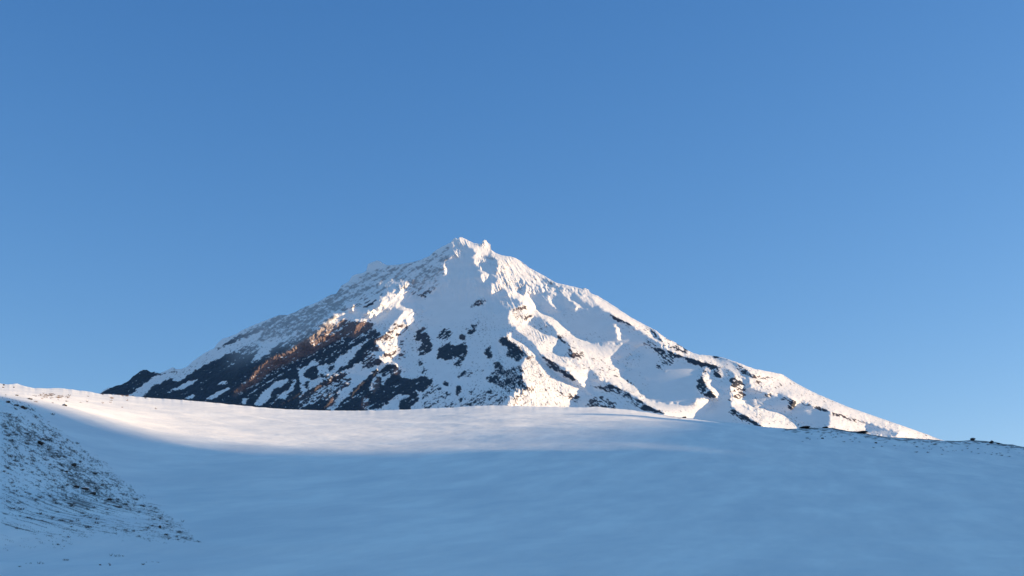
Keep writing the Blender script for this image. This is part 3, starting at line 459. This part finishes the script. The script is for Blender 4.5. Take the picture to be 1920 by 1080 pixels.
HX = ridge_x(hy)[None, :] + ac * np.interp(hy, [250, 350], [2.4, 1.1])[None, :]; HY = hy[None, :] + KS * HX; HZ = hz[None, :] - prof * np.where(ac < 0, .95, .55) + fbm(HX / 30, HY / 30, 4, seed=310) * np.minimum(np.abs(ac) * .15, 5)
o = grid_mesh('hill', HX.T, HY.T, HZ.T, m_gr, {'soil': HX.T * 0}); tag(o, kind='structure')
# ---------------------------------------------------------------- stones and shrubs on the near snow
def surf(u, v):
    v = max(v, float(np.interp(u, CR[:, 0], CR[:, 1])) + .3)
    Y = float(ground_Y(u, v)); x, y, z = at(u, v, Y)
    und = fbm(np.array([x / 26]), np.array([y / 16]), 3, .42, seed=210)[0]
    s = (v - float(np.interp(u, CR[:, 0], CR[:, 1]))) / (1110 - 720)
    return x, y, z + .5 * und * float(sstep(0, .05, np.array(s ** (1 / 1.0))))
random.seed(5)
def mesh_obj(name, verts, faces, mat, smooth=False):
    me = bpy.data.meshes.new(name); me.from_pydata(verts, [], faces); me.materials.append(mat)
    if smooth: me.polygons.foreach_set('use_smooth', [True] * len(me.polygons))
    me.update(); o = bpy.data.objects.new(name, me); C.objects.link(o); return o
def ico(sub=3):
    import bmesh
    bm = bmesh.new(); bmesh.ops.create_icosphere(bm, subdivisions=sub, radius=1)
    v = np.array([p.co[:] for p in bm.verts]); f = [[q.index for q in p.verts] for p in bm.faces]; bm.free(); return v, f
_iv, _if = ico(4)
def stone_verts(seed, sx, sy, sz):
    r = np.random.default_rng(seed); v = _iv.copy()
    for _ in range(11):                                        # split faces: cut the ball by planes
        n = r.normal(size=3); n /= np.linalg.norm(n); d = r.uniform(.45, .8); k = v @ n; v = v - np.clip(k - d, 0, None)[:, None] * n
    v = v * (1 + .10 * fbm(v[:, :1] * 2.2 + seed, v[:, 1:2] * 2.2 + v[:, 2:3] * 1.7, 4, .6, seed=400))
    return v * (sx, sy, sz)
def boulder(u, v, w, h, label, seed, group=None, cap=.5, depth=1.0, cat='rock', name='boulder', tilt=0.0):
    x, y, z = surf(u, v); k = xper(v) * y; sx, sz = w * k / 2 * 1.0, h * k / 2 * 1.15; sy = sx * depth
    o = bpy.data.objects.new(name, None); C.objects.link(o); o.location = (x, y, z); o.rotation_euler = (0, tilt, random.uniform(-.3, .3))
    V = stone_verts(seed, sx, sy, sz); V[:, 2] += sz * .45
    b = mesh_obj('stone', V.tolist(), _if, m_rock); b.parent = o
    if cap > 0:                                                 # snow lying on the flat top
        top = V[:, 2].max(); keep = [f for f in _if if min(V[i][2] for i in f) > top - cap * sz]
        ids = sorted({i for f in keep for i in f}); mp = {i: j for j, i in enumerate(ids)}
        if len(ids) > 6:
            W = V[ids].copy(); c = W.mean(0); W[:, :2] = c[:2] + (W[:, :2] - c[:2]) * 1.03; W[:, 2] += .05 * sz + .12 * sz * np.clip((W[:, 2] - (top - cap * sz)) / (cap * sz), 0, 1)
            base = W - (0, 0, .06 * sz)
            F_ = [[mp[i] for i in f] for f in keep]; n = len(ids)
            cnt = {}
            for f in F_:
                for a_, b_ in zip(f, f[1:] + f[:1]): cnt[(a_, b_)] = 1
            rim = [(a_, b_) for (a_, b_) in cnt if (b_, a_) not in cnt]
            F_ += [[b_, a_, a_ + n, b_ + n] for a_, b_ in rim]
            s = mesh_obj('snow_cap', np.vstack([W, base]).tolist(), F_, m_cap, True); s.parent = o
    tag(o, label, cat, group); return o

BOULDERS = [
 (1824, 826, 12, 6, 'dark boulder standing up on the right skyline, left of the flat dark rock', .3),
 (1859, 831, 11, 6, 'flat dark rock on the right skyline, just right of the upright boulder', .2),
 (1845, 829.5, 9, 3, 'thin snow dusted slab between the two dark rocks on the right skyline', .5),
 (1872, 832.5, 10, 3, 'low dark slab on the right skyline, right of the flat dark rock', .4),
 (1616, 812, 26, 5, 'long low dark outcrop on the crest under the lower right end of the peak', .25),
 (1510, 803, 22, 4, 'long flat dark ledge on the crest where the peak\'s right rib ends', .25),
 (1549, 800.5, 14, 3, 'thin dark ledge on the crest, between the long ledge and the long outcrop', .3),
 (1283, 782, 14, 3, 'flat brownish slab on the sunlit crest beside the end of the hill\'s shadow', .3),
 (1642, 831, 6, 4, 'small dark stone on shaded snow below the long low outcrop', .3),
 (1542, 824, 7, 4, 'small dark stone on shaded snow below the crest ledges', .3),
 (76, 830, 14, 8, 'brown dark boulder alone in the middle of the speckled left hillside', .2),
 (44, 764, 12, 9, 'black boulder near the top of the left hillside, at the left of its rock band', .25),
 (15, 752, 12, 6, 'black stone near the left picture edge, highest on the left hillside', .3),
 (31, 758.5, 10, 5, 'black stone just left of the black boulder at the top of the left hillside', .35),
 (32, 742, 7, 3, 'small black rock on the sunlit edge above the left hillside', .3),
 (55, 750, 12, 4, 'long black rock on the snow between left hillside and sunlit crest', .3),
 (120, 764, 11, 6, 'snow capped dark rock leaning on the sunlit snow right of the left hillside', .6),
 (7, 722.5, 4, 3, 'tiny black stone, upper of two at the far left of the sunlit crest', .3),
 (6, 727, 5, 3, 'tiny black stone, lower of two at the far left of the sunlit crest', .3),
 (26, 726.5, 5, 2.5, 'tiny brown stone on the sunlit crest near its left end', .3),
 (144, 910, 14, 8, 'black rock at the left end of the dark outcrop on the left hillside', .35),
 (161, 914, 15, 7, 'snow dusted middle rock of the dark outcrop on the left hillside', .6),
 (174, 921, 13, 7, 'black rock at the lower right end of the dark outcrop on the left hillside', .25),
 (137, 875, 12, 8, 'dark brown boulder above the outcrop on the left hillside', .25),
 (125, 884, 9, 5, 'rusty brown stone beside the dark brown boulder on the left hillside', .3),
 (205, 937, 11, 6, 'dark stone right of and below the outcrop on the left hillside', .3),
 (300, 988, 7, 6, 'lone dark stone near the right foot of the left hillside', .2),
 (188, 1061, 6, 3, 'small dark stone on the snow at the bottom, left of a single twig', .3),
 (206, 1061, 4, 3, 'tiny dark stone beside a twig on the snow at the bottom', .3),
]
for i, (u, v, w_, h_, lab, cap) in enumerate(BOULDERS): boulder(u, v, w_, h_, lab, 20 + i, cap=cap, depth=1.4 if w_ > 12 else 1.0)

def shrub_geo(seed, n=26, spread=.5, h=1.0, twig=2):
    r = np.random.default_rng(seed); V = []; F_ = []
    def limb(p, d, L, rad, depth):
        q = p; segs = 3
        ring0 = None
        for s in range(segs + 1):
            rr = rad * (1 - .8 * s / segs) + .002; a = len(V)
            for k in range(3):
                an = 2.094 * k; V.append((q[0] + rr * math.cos(an), q[1] + rr * math.sin(an), q[2] + rr * .3 * (k - 1)))
            if ring0 is not None: F_.extend([(ring0 + k, ring0 + (k + 1) % 3, a + (k + 1) % 3, a + k) for k in range(3)])
            ring0 = a
            if s < segs:
                d = d + r.normal(size=3) * .22; d = d / np.linalg.norm(d)
                if depth and s >= 1:
                    for _ in range(twig): 
                        e = d + r.normal(size=3) * .6; limb(q, e / np.linalg.norm(e), L * .5, rad * .6, depth - 1)
                q = q + d * L / segs
    for _ in range(n):
        an = r.uniform(0, 6.28); s = r.uniform(.1, spread); d = np.array([math.cos(an) * s * 1.5, math.sin(an) * s * 1.5, 1.0]); d /= np.linalg.norm(d)
        limb(np.array([math.cos(an) * s * .35, math.sin(an) * s * .35, -.05]), d, h * r.uniform(.5, 1), .022, 1)
    return V, F_
def shrub_proto(seed, mat, **kw):
    V, F_ = shrub_geo(seed, **kw); me = bpy.data.meshes.new('twigs'); me.from_pydata(V, [], F_); me.materials.append(mat); return me
dark_m = [shrub_proto(s, m_twig, n=22, spread=.9, h=.8) for s in (1, 2, 3)]
tall_m = [shrub_proto(s, m_twig, n=9, spread=.45, h=1.0, twig=1) for s in (11, 12)]
pale_m = [shrub_proto(s, m_pale, n=16, spread=.7, h=.9) for s in (21, 22)]
def shrub(u, v, h, label, group=None, kind='dark', wide=1.0):
    x, y, z = surf(u, v); k = xper(v) * y; src = {'dark': dark_m, 'tall': tall_m, 'pale': pale_m}[kind]
    o = bpy.data.objects.new('shrub', random.choice(src)); C.objects.link(o); s = h * k
    o.location = (x, y, z - .05 * s); o.scale = (s * wide, s * wide, s); o.rotation_euler = (0, 0, random.uniform(0, 6.28)); tag(o, label, 'shrub', group); return o
LONE = [
 (208, 1037, 7, 'tall', 'leftmost twig of the upright row on the snow under the left hillside'),
 (217, 1038, 6, 'tall', 'second twig of the upright row on the snow under the left hillside'),
 (224, 1038, 7, 'tall', 'third twig of the upright row on the snow under the left hillside'),
 (232, 1038, 5, 'tall', 'rightmost twig of the upright row on the snow under the left hillside'),
 (121, 1046, 5, 'dark', 'leftmost part of the twin shrub alone on the snow near the bottom'),
 (127, 1046, 5, 'dark', 'rightmost part of the twin shrub alone on the snow near the bottom'),
 (72, 1060, 8, 'tall', 'largest sparse shrub in the patch at the bottom left'),
 (80, 1060, 6, 'tall', 'sparse shrub just right of the largest one at the bottom left'),
 (58, 1061, 6, 'tall', 'sparse shrub just left of the largest one at the bottom left'),
 (48, 1061, 4, 'tall', 'low sparse shrub at the left end of the bottom left patch'),
 (36, 1066, 4, 'dark', 'low shrub at the very bottom, under the bottom left patch'),
 (206, 1058, 5, 'tall', 'single twig beside a tiny stone on the bottom snow'),
 (109, 1017, 5, 'dark', 'small forked shrub just below the speckled hillside'),
 (268, 1059, 5, 'dark', 'low shrub on the bottom snow, right of the two small stones'),
 (275, 1051, 4, 'tall', 'left shoot of the thin line of stems near the bottom'),
 (286, 1050, 4, 'tall', 'middle shoot of the thin line of stems near the bottom'),
 (297, 1052, 4, 'dark', 'right shoot of the thin line of stems near the bottom'),
 (255, 935, 10, 'dark', 'broad shrub sticking out on the right edge of the left hillside'),
 (342, 978, 7, 'tall', 'sparse upright shrub at the right tip of the left hillside'),
 (323, 973, 5, 'tall', 'small sparse shrub above the right tip of the left hillside'),
 (332, 1018, 6, 'dark', 'dark shrub at the lowest right foot of the left hillside'),
 (372, 1021, 5, 'dark', 'outermost low shrub right of the hillside foot'),
 (285, 985, 6, 'dark', 'shrub close to the lone dark stone at the hillside foot'),
 (98, 777, 6, 'dark', 'small shrub on the upper edge of the left hillside under the shadow line'),
 (292, 768.5, 4, 'pale', 'single buried brown shrub on the sunlit snow bulge'),
 (229, 764.5, 3, 'pale', 'tiny brown shrub alone on the sunlit snow, left of the bulge'),
 (272, 747, 7, 'tall', 'upright dark stem standing on the sunlit crest'),
]
for u, v, h, k, lab in LONE: shrub(u, v, h, lab, kind=k, wide=1.3)
# the many shrubs of the left hillside that nothing tells apart
cand = []
while len(cand) < 210:
    u = random.uniform(0, 372); v = random.uniform(745, 1022); d, n = speckle(np.array([u]), np.array([v]))
    if n[0] + (d[0] - .62) * 1.1 > .04 and d[0] > .1: cand.append((u, v))
for u, v in cand: shrub(u, v, random.uniform(3.5, 8), 'low dark leafless shrub, one of the many that speckle the shaded left hillside', 'shrubs speckling the left hillside', wide=random.uniform(1, 1.6))
cand = []
for _ in range(34): cand.append((random.gauss(95, 14), random.gauss(745, 3)))
for _ in range(26): cand.append((random.uniform(60, 250), random.uniform(738, 756)))
for u, v in cand:
    v = max(v, float(crest_v(u)) + 1.5)
    shrub(u, v, random.uniform(3, 5), 'small pinkish brown dry shrub on the sunlit left crest', 'dry shrubs on the sunlit crest', 'pale', random.uniform(1, 1.6))
cand = [(random.uniform(1500, 1900), random.uniform(2, 26)) for _ in range(90)]
for u, dv in cand:
    shrub(u, float(crest_v(u)) + dv, random.uniform(1.6, 3.0), 'low dark shrub in the sparse strip on shaded snow below the right skyline', 'shrubs below the right skyline', 'dark', random.uniform(1.4, 2.4))
# heath between them: twigs nobody could count, one mesh
VV_, FF_ = shrub_geo(77, n=7, spread=1.2, h=.8, twig=1); VV_ = np.array(VV_); FF_ = np.array(FF_); P_ = []; Q_ = []; off = 0; cnt = 0
while cnt < 3600:
    u = random.uniform(0, 385); v = random.uniform(742, 1024); d, n = speckle(np.array([u]), np.array([v]))
    if n[0] + (d[0] - .62) * 1.1 < .0 or d[0] < .06: continue
    x, y, z = surf(u, v); s = random.uniform(.9, 3) * xper(v) * y; a = random.uniform(0, 6.28); ca, sa = math.cos(a), math.sin(a)
    W = np.c_[(VV_[:, 0] * ca - VV_[:, 1] * sa) * 1.5, (VV_[:, 0] * sa + VV_[:, 1] * ca) * 1.5, VV_[:, 2]] * s + (x, y, z)
    P_.append(W); Q_.append(FF_ + off); off += len(W); cnt += 1
o = mesh_obj('heath', np.vstack(P_).tolist(), np.vstack(Q_).tolist(), m_twig); tag(o, kind='stuff')

# ---------------------------------------------------------------- air
HAZE = 1.1e-5
if HAZE:
    me = bpy.data.meshes.new('haze'); x0, x1, y0, y1, z0, z1 = -3200, 3600, -1500, 9500, -64, 2400
    me.from_pydata([(x, y, z) for x in (x0, x1) for y in (y0, y1) for z in (z0, z1)], [], [(0,1,3,2),(4,6,7,5),(0,4,5,1),(2,3,7,6),(0,2,6,4),(1,5,7,3)])
    hz_ = bpy.data.objects.new('haze', me); C.objects.link(hz_); tag(hz_, kind='stuff')
    mh = bpy.data.materials.new('haze_air'); mh.use_nodes = True; t = mh.node_tree; t.nodes.clear()
    ou = t.nodes.new('ShaderNodeOutputMaterial'); pv = t.nodes.new('ShaderNodeVolumePrincipled')
    pv.inputs['Color'].default_value = (.10, .36, 1, 1); pv.inputs['Density'].default_value = HAZE; pv.inputs['Anisotropy'].default_value = 0.0
    t.links.new(pv.outputs[0], ou.inputs['Volume']); me.materials.append(mh)
